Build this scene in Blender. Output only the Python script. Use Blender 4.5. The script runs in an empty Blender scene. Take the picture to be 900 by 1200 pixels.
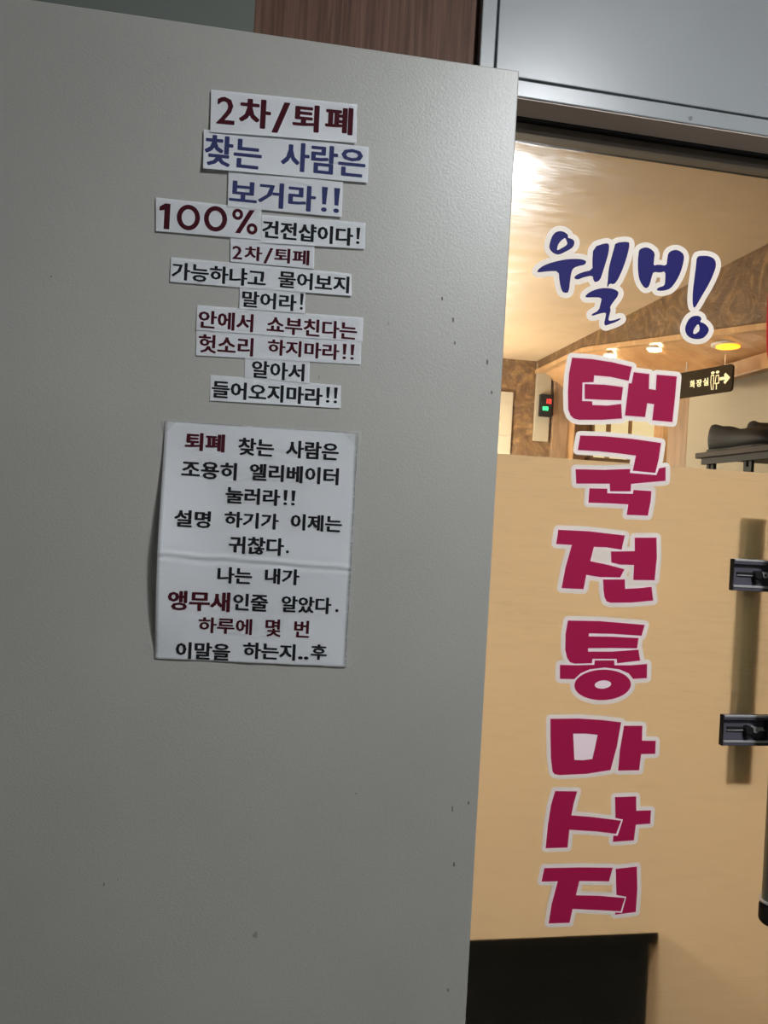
import bpy, bmesh, math, random
from math import sin, cos, tan, radians as R, pi
from mathutils import Vector, Matrix, noise
from mathutils.geometry import delaunay_2d_cdt, tessellate_polygon

random.seed(4)
S = bpy.context.scene
COL = S.collection

# ---------------------------------------------------------------- camera, world, exposure
F = 900.0
YAW, ROLL, PITCH = R(9.94), R(3.27), R(0.25)
CAM = Vector((0, -0.95, 1.55))
fw = Vector((sin(YAW)*cos(PITCH), cos(YAW)*cos(PITCH), sin(PITCH)))
r0 = Vector((cos(YAW), -sin(YAW), 0)); u0 = r0.cross(fw)
RT = r0*cos(ROLL) + u0*sin(ROLL)
UP = u0*cos(ROLL) - r0*sin(ROLL)
cd = bpy.data.cameras.new('camera'); co = bpy.data.objects.new('camera', cd); COL.objects.link(co)
m = Matrix((RT, UP, -fw)).transposed().to_4x4(); m.translation = CAM
co.matrix_world = m
cd.sensor_fit = 'VERTICAL'; cd.sensor_height = 36; cd.lens = 36*F/1200; cd.clip_start = .02
S.camera = co
S.view_settings.view_transform = 'Standard'; S.view_settings.look = 'None'
S.view_settings.exposure = 0.0; S.view_settings.gamma = 1; S.view_settings.use_curve_mapping = False
w = bpy.data.worlds.new('world'); S.world = w; w.use_nodes = True
w.node_tree.nodes['Background'].inputs[0].default_value = (.5, .55, .6, 1)
w.node_tree.nodes['Background'].inputs[1].default_value = .02

LAMP_OUT = 345.0      # corridor lamp radiance
FILL_IN = 80.0        # radiance of the added fill globes in the shop
Z_IN = 2.35           # shop ceiling height

def hit(px, py, p0, n):
    """where the line of sight of a photo pixel meets a real plane (p0, n)"""
    d = fw + RT*((px-450)/F) - UP*((py-600)/F)
    p0 = Vector(p0); n = Vector(n)
    return CAM + d*((p0-CAM).dot(n)/d.dot(n))
def on_y(px, py, y): return hit(px, py, (0, y, 0), (0, 1, 0))
def on_x(px, py, x): return hit(px, py, (x, 0, 0), (1, 0, 0))
def on_z(px, py, z): return hit(px, py, (0, 0, z), (0, 0, 1))

# ---------------------------------------------------------------- materials
def mat(name, col=(.5, .5, .5), rough=.6, metal=0, spec=.5, emit=None, es=1, coat=0):
    M = bpy.data.materials.new(name); M.use_nodes = True
    b = M.node_tree.nodes['Principled BSDF']
    b.inputs['Base Color'].default_value = (*col, 1)
    b.inputs['Roughness'].default_value = rough
    b.inputs['Metallic'].default_value = metal
    b.inputs['Specular IOR Level'].default_value = spec
    b.inputs['Coat Weight'].default_value = coat
    if emit:
        b.inputs['Emission Color'].default_value = (*emit, 1); b.inputs['Emission Strength'].default_value = es
    return M
class N:
    def __init__(s, M): s.t = M.node_tree; s.b = s.t.nodes.get('Principled BSDF')
    def new(s, ty, **kw):
        n = s.t.nodes.new(ty)
        for k, v in kw.items():
            if k.startswith('i_'):
                n.inputs[k[2:].replace('_', ' ')].default_value = v
            else: setattr(n, k, v)
        return n
    def link(s, a, b): s.t.links.new(a, b)
    def coord(s, scale=(1, 1, 1)):
        g = s.new('ShaderNodeNewGeometry'); mp = s.new('ShaderNodeMapping')
        mp.inputs['Scale'].default_value = scale
        s.link(g.outputs['Position'], mp.inputs['Vector']); return mp.outputs[0]
    def noise(s, v, scale, detail=3, rough=.5, dist=0):
        n = s.new('ShaderNodeTexNoise'); n.inputs['Scale'].default_value = scale
        n.inputs['Detail'].default_value = detail; n.inputs['Roughness'].default_value = rough
        n.inputs['Distortion'].default_value = dist; s.link(v, n.inputs['Vector']); return n.outputs['Fac']
    def ramp(s, f, stops):
        n = s.new('ShaderNodeValToRGB'); e = n.color_ramp.elements
        while len(e) < len(stops): e.new(.5)
        for k, (p, c) in enumerate(stops):
            e[k].position = p; e[k].color = (*c, 1) if len(c) == 3 else c
        s.link(f, n.inputs[0]); return n.outputs[0]
    def bump(s, f, strength, dist):
        n = s.new('ShaderNodeBump'); n.inputs['Strength'].default_value = strength
        n.inputs['Distance'].default_value = dist; s.link(f, n.inputs['Height'])
        s.link(n.outputs[0], s.b.inputs['Normal'])
    def mul(s, a, b, fac=1.0, mode='MULTIPLY'):
        n = s.new('ShaderNodeMix'); n.data_type = 'RGBA'; n.blend_type = mode
        n.inputs[0].default_value = fac
        for v, i in ((a, 6), (b, 7)):
            if isinstance(v, tuple): n.inputs[i].default_value = (*v, 1)
            else: s.link(v, n.inputs[i])
        return n.outputs[2]
def g3(v): return (v, v, v)

def painted_steel(name, col, rough, peel):
    M = mat(name, col, rough); n = N(M); v = n.coord()
    broad = n.ramp(n.noise(v, 3.5, 4), [(.3, g3(.92)), (.7, g3(1.05))])
    speck = n.ramp(n.noise(n.coord((1, 1, .45)), 70, 2, .6), [(.235, g3(.45)), (.262, g3(1))])
    where = n.ramp(n.noise(v, 5, 1), [(.5, g3(0)), (.6, g3(1))])
    mk = n.new('ShaderNodeMix'); mk.data_type = 'RGBA'; n.link(where, mk.inputs[0])
    mk.inputs[6].default_value = (1, 1, 1, 1); n.link(speck, mk.inputs[7])
    n.link(n.mul(n.mul(col, broad), mk.outputs[2]), n.b.inputs['Base Color'])
    n.bump(n.noise(v, peel, 2), .16, .0012)
    return M
M_leaf = painted_steel('leaf_paint', (.305, .305, .278), .40, 430)
M_frame = painted_steel('frame_paint', (.255, .27, .275), .30, 60)
M_frame.node_tree.nodes['Bump'].inputs['Strength'].default_value = .08
M_soffit = painted_steel('rebate_paint', (.40, .33, .28), .6, 60)
M_rail = painted_steel('rail_paint', (.20, .175, .145), .65, 60)
M_black = mat('black_gap_shade', (.012, .012, .012), .7)
M_dark = mat('dark_gap', (.02, .018, .016), .9)

M_veneer = mat('walnut_veneer', (.1, .06, .04), .65, spec=.2); n = N(M_veneer)
v = n.coord((60, 60, 1.6)); f = n.noise(v, 3, 6, .65, .4)
n.link(n.ramp(f, [(.3, (.045, .022, .014)), (.5, (.09, .046, .030)), (.72, (.15, .085, .058))]), n.b.inputs['Base Color'])
n.bump(f, .15, .0008)
M_plain = mat('grey_plaster', (.10, .112, .10), .8)
n = N(M_plain); n.bump(n.noise(n.coord(), 90, 3), .2, .001)
M_cor = mat('corridor_plaster', (.12, .12, .115), .8)
M_corc = mat('corridor_ceiling', (.38, .38, .37), .8)
M_tile = mat('floor_tile', (.15, .125, .10), .5)

def plaster(name, stops, scale, bump, rough=.6, swirl=2.5, tall=(1, 1, 1)):
    M = mat(name, stops[0][1], rough); n = N(M); v = n.coord(tall)
    f = n.noise(v, scale, 8, .62, swirl)
    n.link(n.ramp(f, stops), n.b.inputs['Base Color']); n.bump(n.noise(v, scale*3, 6, .7, swirl), bump, .006)
    return M
M_inceil = plaster('cream_plaster', [(.3, (.50, .38, .25)), (.7, (.62, .48, .32))], 3, .18, .55, 1.2)
M_brown = plaster('brown_trowelled_plaster', [(.3, (.09, .046, .02)), (.5, (.16, .09, .038)), (.68, (.34, .20, .08))], 7, .9, .36, 3.2)
M_wood = plaster('honey_wood', [(.3, (.42, .24, .11)), (.7, (.62, .40, .21))], 4, .12, .35, .8, (6, 6, 1))
M_wood2 = plaster('brown_wood', [(.3, (.20, .125, .07)), (.7, (.34, .22, .13))], 4, .15, .5, .8, (6, 6, 1))
M_beam = plaster('lacquered_beam', [(.3, (.50, .27, .12)), (.7, (.66, .40, .2))], 4, .12, .28, .8, (4, .8, 4))
M_inwall = mat('beige_plaster', (.36, .32, .245), .75)
M_cream = mat('cream_curtain', (.85, .74, .5), .8, emit=(1, .82, .45), es=.75)  # glow put into the cloth colour to light the panes
M_counter = mat('dark_counter', (.007, .009, .005), .8, spec=.1)
M_infloor = mat('shop_floor', (.42, .34, .25), .4)

# glass: clear reflection over straight transmission, with wiped smears that scatter a little
M_glass = bpy.data.materials.new('door_glass'); M_glass.use_nodes = True
n = N(M_glass); n.t.nodes.clear()
out = n.new('ShaderNodeOutputMaterial'); tr = n.new('ShaderNodeBsdfTransparent'); tr.inputs[0].default_value = (.95, .965, .955, 1)
gl = n.new('ShaderNodeBsdfGlossy'); gl.inputs['Roughness'].default_value = .035
sm = n.new('ShaderNodeBsdfGlossy'); sm.inputs['Roughness'].default_value = .20
fr = n.new('ShaderNodeFresnel'); fr.inputs[0].default_value = 1.27
mx = n.new('ShaderNodeMixShader'); n.link(fr.outputs[0], mx.inputs[0]); n.link(tr.outputs[0], mx.inputs[1]); n.link(gl.outputs[0], mx.inputs[2])
v = n.coord((1, 1, 1))
g0 = n.new('ShaderNodeNewGeometry'); mp0 = n.new('ShaderNodeMapping'); n.link(g0.outputs['Position'], mp0.inputs['Vector'])
mp0.inputs['Rotation'].default_value = (0, R(28), 0); mp0.inputs['Scale'].default_value = (6, 1, 85)
st = n.noise(mp0.outputs[0], 1.6, 8, .72, 1.6)
sr = n.ramp(st, [(.40, g3(.0012)), (.54, g3(.022)), (.68, g3(.10))])
ar = n.ramp(n.noise(v, 4, 2), [(.35, g3(.35)), (.7, g3(1))])
mx2 = n.new('ShaderNodeMixShader'); n.link(n.mul(sr, ar), mx2.inputs[0]); n.link(mx.outputs[0], mx2.inputs[1]); n.link(sm.outputs[0], mx2.inputs[2])
n.link(mx2.outputs[0], out.inputs[0])

# frosted privacy film: scatters the shop's light forward
M_film = bpy.data.materials.new('frosted_film'); M_film.use_nodes = True
n = N(M_film); n.t.nodes.clear()
out = n.new('ShaderNodeOutputMaterial'); tl = n.new('ShaderNodeBsdfTranslucent')
tl.inputs[0].default_value = (.88, .80, .685, 1)
df = n.new('ShaderNodeBsdfDiffuse'); df.inputs[0].default_value = (.78, .68, .5, 1)
mx = n.new('ShaderNodeMixShader'); mx.inputs[0].default_value = .012
n.link(tl.outputs[0], mx.inputs[1]); n.link(df.outputs[0], mx.inputs[2]); n.link(mx.outputs[0], out.inputs[0])

def paper_mat(name, col, tcol=.25):
    M = bpy.data.materials.new(name); M.use_nodes = True; n = N(M); n.t.nodes.clear()
    out = n.new('ShaderNodeOutputMaterial'); a = n.new('ShaderNodeBsdfDiffuse'); b = n.new('ShaderNodeBsdfTranslucent')
    a.inputs[0].default_value = (*col, 1); b.inputs[0].default_value = (*col, 1)
    mx = n.new('ShaderNodeMixShader'); mx.inputs[0].default_value = tcol
    n.link(a.outputs[0], mx.inputs[1]); n.link(b.outputs[0], mx.inputs[2]); n.link(mx.outputs[0], out.inputs[0]); return M
M_paper = paper_mat('white_paper', (.84, .86, .88), .08)
M_inkk = mat('black_ink', (.010, .010, .012), .8, spec=.1)
M_inkr = mat('dark_red_ink', (.042, .005, .010), .8, spec=.1)
M_inkb = mat('indigo_ink', (.028, .034, .10), .8, spec=.1)
M_back = paper_mat('white_vinyl', (.90, .88, .86), .48)
M_pink = paper_mat('pink_white_vinyl', (.93, .78, .82), .15)
M_crim = mat('crimson_vinyl', (.34, .008, .06), .6, spec=.15)
M_indigo = mat('indigo_vinyl', (.014, .012, .12), .6, spec=.15)
M_red = mat('red_vinyl', (.45, .01, .01), .4)
M_tape = mat('clear_tape', (.5, .5, .47), .25); 
M_gun = mat('gunmetal', (.10, .095, .12), .35, .25)
M_recess = mat('recess_grey', (.10, .095, .115), .5, .4)
M_chrome = mat('chrome', (.85, .85, .85), .38, .75)
M_steelbar = mat('satin_bar', (.22, .23, .2), .35, .7)
M_inner = mat('inner_bar', (.34, .36, .30), .5, .1)
M_lampout = mat('lamp_diffuser', (.9, .9, .9), .4, emit=(.93, .96, 1.0), es=LAMP_OUT)
M_fillout = mat('fill_diffuser', (.9, .9, .9), .4, emit=(1, .96, .92), es=LAMP_OUT*.35)
M_fillin = mat('warm_fill', (.9, .85, .75), .4, emit=(1, .85, .66), es=FILL_IN)
M_fillpas = mat('passage_fill', (.9, .85, .75), .4, emit=(1, .80, .52), es=60)
M_down = mat('downlight_glow', (1, .9, .7), .4, emit=(1, .80, .5), es=60)
M_amber = mat('amber_glow', (1, .7, .1), .4, emit=(1, .30, .008), es=3.2)
M_white = mat('white_enamel', (.75, .75, .72), .4)
M_signb = mat('sign_brown', (.040, .028, .014), .7, spec=.1)
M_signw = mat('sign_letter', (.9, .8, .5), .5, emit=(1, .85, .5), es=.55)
M_shelf = mat('dark_shelf', (.03, .02, .014), .6, spec=.2)
M_rack = mat('black_rack', (.012, .011, .010), .6, spec=.2)
M_shoe = mat('black_shoe', (.010, .009, .009), .6, spec=.2)
M_ledr = mat('led_red', (.6, .02, .02), .5, emit=(1, .06, .04), es=2.2)
M_ledg = mat('led_green', (.02, .6, .2), .5, emit=(.1, 1, .4), es=1.6)

# ---------------------------------------------------------------- object helpers
def put(name, bm, material, parent=None, origin=None, rotz=0.0, smooth=False, mats=None):
    """bm is in world space; links it as ONE mesh object with its origin at its base"""
    if parent is None:
        if origin is None:
            c = [v.co for v in bm.verts]
            origin = Vector(((min(p.x for p in c)+max(p.x for p in c))/2, (min(p.y for p in c)+max(p.y for p in c))/2, min(p.z for p in c)))
        W = Matrix.Translation(origin) @ Matrix.Rotation(rotz, 4, 'Z')
    else:
        W = world_of(parent)
    bm.transform(W.inverted())
    me = bpy.data.meshes.new(name); bm.normal_update(); bm.to_mesh(me); bm.free()
    if smooth:
        for p in me.polygons: p.use_smooth = True
    for mm in (mats or [material]): me.materials.append(mm)
    o = bpy.data.objects.new(name, me); COL.objects.link(o)
    if parent is None: o.matrix_world = W
    else: o.parent = parent
    return o
def world_of(o):
    W = Matrix.Translation(o.location) @ Matrix.Rotation(o.rotation_euler.z, 4, 'Z')
    return world_of(o.parent) @ W if o.parent else W
def empty(name, origin, rotz=0.0):
    o = bpy.data.objects.new(name, None); COL.objects.link(o); o.empty_display_size = .05
    o.location = origin; o.rotation_euler.z = rotz; return o
def tag(o, label=None, cat=None, group=None, kind=None):
    if label: o['label'] = label
    if cat: o['category'] = cat
    if group: o['group'] = group
    if kind: o['kind'] = kind
    return o
def box(x0, x1, y0, y1, z0, z1, bm=None, bevel=0, seg=2):
    own = bmesh.new()
    bmesh.ops.create_cube(own, size=1)
    bmesh.ops.scale(own, vec=(x1-x0, y1-y0, z1-z0), verts=own.verts)
    bmesh.ops.translate(own, vec=((x0+x1)/2, (y0+y1)/2, (z0+z1)/2), verts=own.verts)
    if bevel: bmesh.ops.bevel(own, geom=own.edges[:], offset=bevel, segments=seg, affect='EDGES', profile=.5)
    if bm is None: return own
    me = bpy.data.meshes.new('tmp'); own.to_mesh(me); own.free(); bm.from_mesh(me); bpy.data.meshes.remove(me); return bm
def cyl(p, q, r, bm=None, n=20, r2=None, bevel=0):
    p = Vector(p); q = Vector(q); own = bmesh.new()
    bmesh.ops.create_cone(own, cap_ends=True, segments=n, radius1=r, radius2=r if r2 is None else r2, depth=(q-p).length)
    if bevel:
        es = [e for e in own.edges if len(e.link_faces) == 2 and any(len(f.verts) > 4 for f in e.link_faces)]
        bmesh.ops.bevel(own, geom=es, offset=bevel, segments=3, affect='EDGES', profile=.5)
    M = Matrix.Translation((p+q)/2) @ (q-p).to_track_quat('Z', 'Y').to_matrix().to_4x4()
    own.transform(M)
    if bm is None: return own
    me = bpy.data.meshes.new('tmp'); own.to_mesh(me); own.free(); bm.from_mesh(me); bpy.data.meshes.remove(me); return bm
def struct(name, bm, material, parent=None, label=None, **k):
    o = put(name, bm, material, parent, **k)
    if parent is None: o['kind'] = 'structure'
    if label: o['label'] = label
    return o

# leaf surface frame: U runs right along the leaf, w stands out towards the corridor
LA = R(1.6)
LP = Vector((.283, -.085, 0)); LN = Vector((sin(LA), cos(LA), 0))
def leaf_pt(px, py, w=0.0):
    return hit(px, py, LP, LN) - LN*w
GY = .050                                           # outer face of the glass
def glass_pt(px, py, w=0.0):
    p = on_y(px, py, GY); p.y -= w; return p

# ================================================================ SETTING
# --- corridor shell
ZC = 2.62
struct('floor', box(-2.6, 2.6, -2.6, .0, -.1, 0), M_tile)
struct('ceiling', box(-2.6, 2.6, -2.6, .0, ZC, ZC+.1), M_corc)
struct('wall_back', box(-2.6, 2.6, -2.7, -2.6, -.1, ZC+.1), M_cor)
struct('wall_left', box(-2.7, -2.6, -2.6, .1, -.1, ZC+.1), M_cor)
struct('wall_right', box(2.6, 2.7, -2.6, .1, -.1, ZC+.1), M_cor)

# --- facade: grey wall, walnut panel, steel frame, transom
xe = on_y(298, 20, -.015).x
xj0 = on_y(559.5, 40, 0).x; xj1 = on_y(579, 40, 0).x
struct('wall_front', box(-2.6, xe, -.022, .10, 0, ZC), M_plain)
struct('wall_front_panel', box(xe, xj0, -.002, .10, 0, ZC), M_veneer, label='walnut veneer wall panel beside the door frame')
struct('trim_1', box(xj0+.0005, xj1-.002, -.016, .10, 0, ZC, bevel=.0015), M_frame, label='grey steel door jamb beside the walnut panel')
zt = on_y(607, 93, -.006).z; zl = on_y(605, 114, -.006).z
zl2 = on_y(900, 160.6, -.006).z; zt2 = on_y(900, 142, -.006).z
zt = (zt+zt2)/2; zl = (zl+zl2)/2
print('cx', cx_dbg) if 0 else print('z transom', zt, zl, on_y(603, 158, GY).z, on_y(900, 200, GY).z, 'leaf top', leaf_pt(180, 20).z, leaf_pt(579, 79).z, leaf_pt(606, 80), leaf_pt(543, 1200))
print('paper', (leaf_pt(197, 494)-leaf_pt(420, 508)).length, (leaf_pt(197, 494)-leaf_pt(181, 773)).length)
struct('wall_front_transom', box(xj1+.0035, 2.6, -.006, .02, zt+.0035, ZC, bevel=.0012), M_frame, label='grey steel transom panel above the glass door')
struct('trim_2', box(xj1-.002, 2.6, .02, .10, zl+.01, ZC), M_dark, label='dark backing painted as shade in the gap behind the transom panel')  # solid backing coloured near-black for shade in the joint
struct('trim_3', box(xj1-.002, 2.6, -.008, .034, zl, zt, bevel=.0018), M_frame, label='grey steel lintel above the glass door')
struct('gap_shade', box(xj1-.002, 2.6, .0345, .10, zl-.0025, zl+.0099), M_black, label='black strip painted as shade in the gap between lintel and door rail')  # solid strip coloured black for the shade under the lintel
struct('trim_8', box(xj1-.002, 2.6, -.0065, .0335, zl-.0015, zl-.0001), M_soffit, label='brownish underside of the lintel')
struct('wall_front_far', box(1.75, 2.6, -.006, .10, 0, zl-.012), M_cor)
struct('trim_5', box(1.70, 1.7499, -.016, .10, 0, zl-.0125), M_frame, label='grey steel jamb at the far side of the glass door')
struct('floor_threshold', box(xj1, 1.70, 0.0, .10, -.1, 0), M_frame)

# --- steel door leaf, opened flat against the wall, hinged at the jamb
ztop = (leaf_pt(180, 20).z+leaf_pt(579, 79).z)/2
TL_ = Matrix.Translation(LP) @ Matrix.Rotation(-LA, 4, 'Z')
bm = box(-.93, 0, 0, .040, .012, ztop, bevel=.0016, seg=3); bm.transform(TL_)
leaf = struct('door_1', bm, M_leaf, label='grey painted steel door leaf swung open and covered in paper notices', origin=LP.copy(), rotz=-LA)
for z in (.25, 1.0, 1.8):
    put('hinge', cyl((LP.x-.012, -.033, z), (LP.x-.012, -.033, z+.11), .009, n=16, bevel=.001), M_frame, leaf, smooth=False)

def scuff(px, py, w_, h_, sd_):
    rnd = random.Random(sd_); n_ = 9; P = []
    for k in range(n_):
        a = 2*pi*k/n_; r = .6+.4*rnd.random(); P.append((px+w_*r*cos(a), py+h_*r*sin(a)))
    bm = bmesh.new(); vs = [bm.verts.new(leaf_pt(x, y, .00012)) for x, y in P]; f = bm.faces.new(vs); bmesh.ops.triangulate(bm, faces=[f])
    put('scuff_mark', bm, M_scuff, leaf)
M_scuff = mat('scuff', (.10, .095, .085), .7)
for k, q in enumerate([(530, 948, 1.0, 5), (549, 941, 1.4, 2.5), (532, 1013, 1.3, 4), (525, 1160, 1.2, 3), (417, 930, 1, 1.2), (571, 424, 1.5, 4), (576, 460, 1.5, 2.5), (60, 324, 1.3, 1.5), (518, 350, 1.6, 3), (531, 375, 1.4, 4), (533, 402, 1.2, 3)]):
    scuff(*q, k)
# --- glass door with frosted film
zg = (on_y(603, 158, GY).z+on_y(900, 200, GY).z)/2
gx0, gx1 = xj1+.012, 1.69
gd = struct('door_2', box(gx0, gx1, GY, GY+.008, .012, zg+.0005), M_glass, label='glass shop door with frosted lower film and vinyl lettering')
zf = (on_y(580, 531, GY+.009).z+on_y(900, 555, GY+.009).z)/2
bm = box(gx0+.001, gx1-.001, GY+.0084, GY+.0088, .014, zf)
put('frosted_film', bm, M_film, gd)
put('top_rail', box(gx0, gx1, GY-.006, GY+.016, zg, zg+.0138, bevel=.001), M_rail, gd)
put('rail_gap_shade', box(gx0, gx1, GY+.002, GY+.012, zg+.0139, zl-.0026), M_black, gd)  # black filler put in for the shade above the rail

# --- shop shell
XB, XW, YB = 1.35, 1.60, 2.65          # bulkhead face, right wall face, rear wall
ZS = 2.10                              # soffit under the bulkhead
struct('floor_shop', box(-2.0, 3.2, .10, 4.4, -.1, 0), M_infloor)
struct('ceiling_shop', box(-2.0, XB, .10, YB, Z_IN, Z_IN+.08), M_inceil)
struct('wall_shop_left', box(-2.1, -2.0, .10, 4.4, -.1, 2.5), M_inwall)
def foot(y): return min(2.105+.15*max(y-.84, -.3), 2.295)
def ruled(nm, f0, f1, material, label=None, ny=24, y0=.101, y1=YB):
    """solid strip along the shop's depth; f0, f1 give the two outline corners pairs as a closed section"""
    bm = bmesh.new(); rings = []
    for k in range(ny+1):
        y = y0+(y1-y0)*k/ny
        rings.append([bm.verts.new((x, y, z)) for x, z in f0(y)])
    m_ = len(rings[0])
    for a_, b_ in zip(rings, rings[1:]):
        for k in range(m_): bm.faces.new((a_[k], a_[(k+1) % m_], b_[(k+1) % m_], b_[k]))
    bm.faces.new(rings[0]); bm.faces.new(rings[-1][::-1]); bmesh.ops.recalc_face_normals(bm, faces=bm.faces[:])
    return struct(nm, bm, material, label=label)
ruled('wall_shop_upper', lambda y: [(XB, foot(y)), (XB+.03, foot(y)), (XB+.03, Z_IN+.08), (XB, Z_IN+.08)], None, M_brown, 'brown trowelled plaster bulkhead along the shop ceiling')
ZO = 2.125
ruled('ceiling_soffit', lambda y: [(XB+.0301, foot(y)+.004), (XW+.05, ZO), (XW+.05, ZO+.35), (XB+.0301, foot(y)+.35)], None, M_beam, 'lacquered wood soffit between the bulkhead and the beige wall')
ruled('trim_6', lambda y: [(XB-.006, foot(y)-.006), (XB+.030, foot(y)-.006), (XB+.030, foot(y)-.0005), (XB-.0005, foot(y)-.0005), (XB-.0005, foot(y)+.012), (XB-.006, foot(y)+.012)], None, M_wood, 'honey wood moulding along the bulkhead foot')
struct('ceiling_passage', box(XW+.0501, 3.2, .101, YB, 2.30, 2.38), M_beam)
struct('ceiling_rear', box(XB, 3.2, YB, 4.4, 2.30, 2.38), M_beam)
struct('trim_7', box(XW-.035, XW+.001, .101, 1.66, ZS-.022, ZS+.03, bevel=.003), M_wood, label='honey wood moulding above the beige shop wall')
yw = on_x(806, 500, XW).y
struct('wall_shop_right', box(XW, XW+.1, .101, yw, 0, ZS-.022), M_inwall)
struct('wall_shop_passage', box(XW+.1001, 3.2, .101, .2, 0, 2.2995), M_inwall)
struct('wall_shop_far', box(-2.0, 3.2, 4.4, 4.5, -.1, 2.5), M_wood)
struct('wall_shop_end', box(3.2, 3.3, .101, 4.4, -.1, 2.5), M_wood)

# rear wall of the room, in brown plaster, stops at the passage
xr = on_y(645, 500, YB).x; xp = on_y(664, 500, YB).x
struct('wall_shop_rear', box(-2.0, xr, YB, YB+.12, 0, Z_IN+.08), M_brown)
a = on_y(663, 470, YB-.02).x
tag(put('wood_pillar', box(xr+.001, xp, YB-.02, YB+.12, 0, 2.2945, bevel=.004), M_wood2), 'brown wood pillar right of the red and green display', 'pillar')
tag(put('wood_post', box(xp+.001, on_y(673, 500, YB).x, YB-.01, YB+.12, 0, 2.2, bevel=.004), M_wood), 'narrow honey wood post beside the brown wood pillar', 'post')
def wall_panel(px0, px1, py0, py1, y, name, material, label, d=.02, cat='panel'):
    A = on_y(px0, py0, y); B = on_y(px1, py1, y)
    Am = on_y(px0, (py0+py1)/2, y).x; Bm = on_y(px1, (py0+py1)/2, y).x
    return tag(put(name, box(Am, Bm, y, y+d, B.z, A.z, bevel=.002), material), label, cat)
wall_panel(628, 645, 424, 518, YB-.021, 'wall_panel', M_inwall, 'grey beige wall panel behind the red and green display')
wall_panel(560, 597, 456, 640, YB-.021, 'wall_panel', M_inwall, 'grey beige wall panel next to the steel door edge')

# passage beyond: honey wood wall with bright curtained panes
YP = 3.35
x0 = on_y(668, 500, YP).x; x1 = 3.2
struct('wall_shop_back', box(x0-.25, x1, YP+.03, YP+.12, 0, 2.2995), M_wood)
def pane(px0, px1, label):
    a = on_y(px0, 500, YP).x; b = on_y(px1, 500, YP).x
    z0 = on_y((px0+px1)/2, 544, YP).z
    r = put('window_1' if px0 < 710 else 'golden_wall_glow' if px0 < 730 else 'window_3', box(a-.02, b+.02, YP+.01, YP+.03, z0-.9, 2.28, bevel=.003), M_wood)
    r['kind'] = 'structure'; r['label'] = label
    put('curtain', box(a, b, YP-.002, YP+.0099, z0-.87, 2.25), M_cream, r)
pane(698, 710, 'narrow lit curtained pane between the honey wood posts')
pane(717, 736, 'golden stretch of wall drawn as an added glowing pane')  # glow added for the golden stretch of wall
pane(742, 774, 'wide lit curtained pane between the honey wood posts')
tag(put('wood_post', box(on_y(776, 520, 2.2).x, on_y(789, 520, 2.2).x, 2.2, 2.28, 0, 2.2995, bevel=.004), M_wood), 'bright honey wood post left of the toilet sign', 'post')
tag(put('wood_post', box(on_y(791, 520, 1.80).x, on_y(806, 520, 1.80).x, 1.72, 1.86, 0, ZS-.03, bevel=.004), M_wood2), 'brown wood post at the end of the beige wall', 'post')
a = on_y(688, 538, YP-.1); b = on_y(742, 541, YP-.1)
rb = tag(put('bench_back', box(a.x, b.x, YP-.12, YP-.06, 0, (a.z+b.z)/2+.01, bevel=.004), M_wood2), 'low dark slatted bench back below the lit panes', 'bench')

# ================================================================ LAMPS
def disc_lamp(loc, r, material, name, label, group=None, drop=.03, cat='lamp'):
    x, y, z = loc
    e = tag(empty(name, (x, y, z)), label, cat, group)
    put('housing', cyl((x, y, z-.0005), (x, y, z-drop), r*1.12, n=40, bevel=.004), M_white, e)
    put('diffuser', cyl((x, y, z-drop-.0002), (x, y, z-drop-.012), r, n=40, bevel=.004), material, e)
    return e
disc_lamp((.67, -1.12, ZC), .10, M_lampout, 'ceiling_lamp', 'round cold white ceiling lamp in the corridor')
disc_lamp((.95, -2.25, ZC), .10, M_fillout, 'ceiling_lamp', 'added fill lamp, out of view at the back of the corridor')  # added out of view to lift the lower part of the leaf
def pendant(x, y, z, r, label):  # globes added out of view to brighten ceiling and film
    e = tag(empty('fill_globe', (x, y, z-r)), label, 'lamp', 'added fill globes in the shop')
    bm = bmesh.new(); bmesh.ops.create_uvsphere(bm, u_segments=28, v_segments=16, radius=r); bm.transform(Matrix.Translation((x, y, z)))
    put('globe', bm, M_fillin, e, smooth=True)
    put('cap', cyl((x, y, z+r*.96), (x, y, z+r+.03), r*.35, n=20, bevel=.003), M_white, e)
    put('cord', cyl((x, y, z+r+.03), (x, y, Z_IN-.012), .003, n=8), M_rack, e)
    put('canopy', cyl((x, y, Z_IN-.012), (x, y, Z_IN-.0005), .04, n=24, bevel=.003), M_white, e)
pendant(.58, 1.45, 1.78, .09, 'added warm fill globe hung unseen in the shop, nearest the glass door')
pendant(.93, 2.3, 1.88, .09, 'added warm fill globe hung unseen in the shop, near the brown rear wall')
pendant(-.9, 1.8, 1.95, .09, 'added warm fill globe hung unseen at the far left of the shop')
disc_lamp((1.95, 2.2, 2.2995), .13, M_fillpas, 'ceiling_lamp', 'added warm fill lamp, out of view in the rear passage')  # added out of view to brighten the passage
def downlight(px, py, x, material, label, r=.022):
    p = on_x(px, py, x); f_ = (x-XB-.03)/(XW+.02-XB)
    z = (foot(p.y)+.004)*(1-f_)+ZO*f_+.001
    e = tag(empty('downlight', (x, p.y, z)), label, 'downlight', 'downlights in the wood soffit')
    put('trim_ring', cyl((x, p.y, z), (x, p.y, z-.008), r*1.4, n=28, bevel=.002), M_white, e)
    put('lens', cyl((x, p.y, z-.0082), (x, p.y, z-.013), r, n=28, bevel=.002), material, e)
    print('downlight', x, p.y, p.z, z)
downlight(768, 403, 1.415, M_down, 'warm white downlight in the wood soffit below the blue lettering')
downlight(716, 417, 1.415, M_down, 'warm white downlight in the wood soffit just above the crimson lettering')
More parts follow.
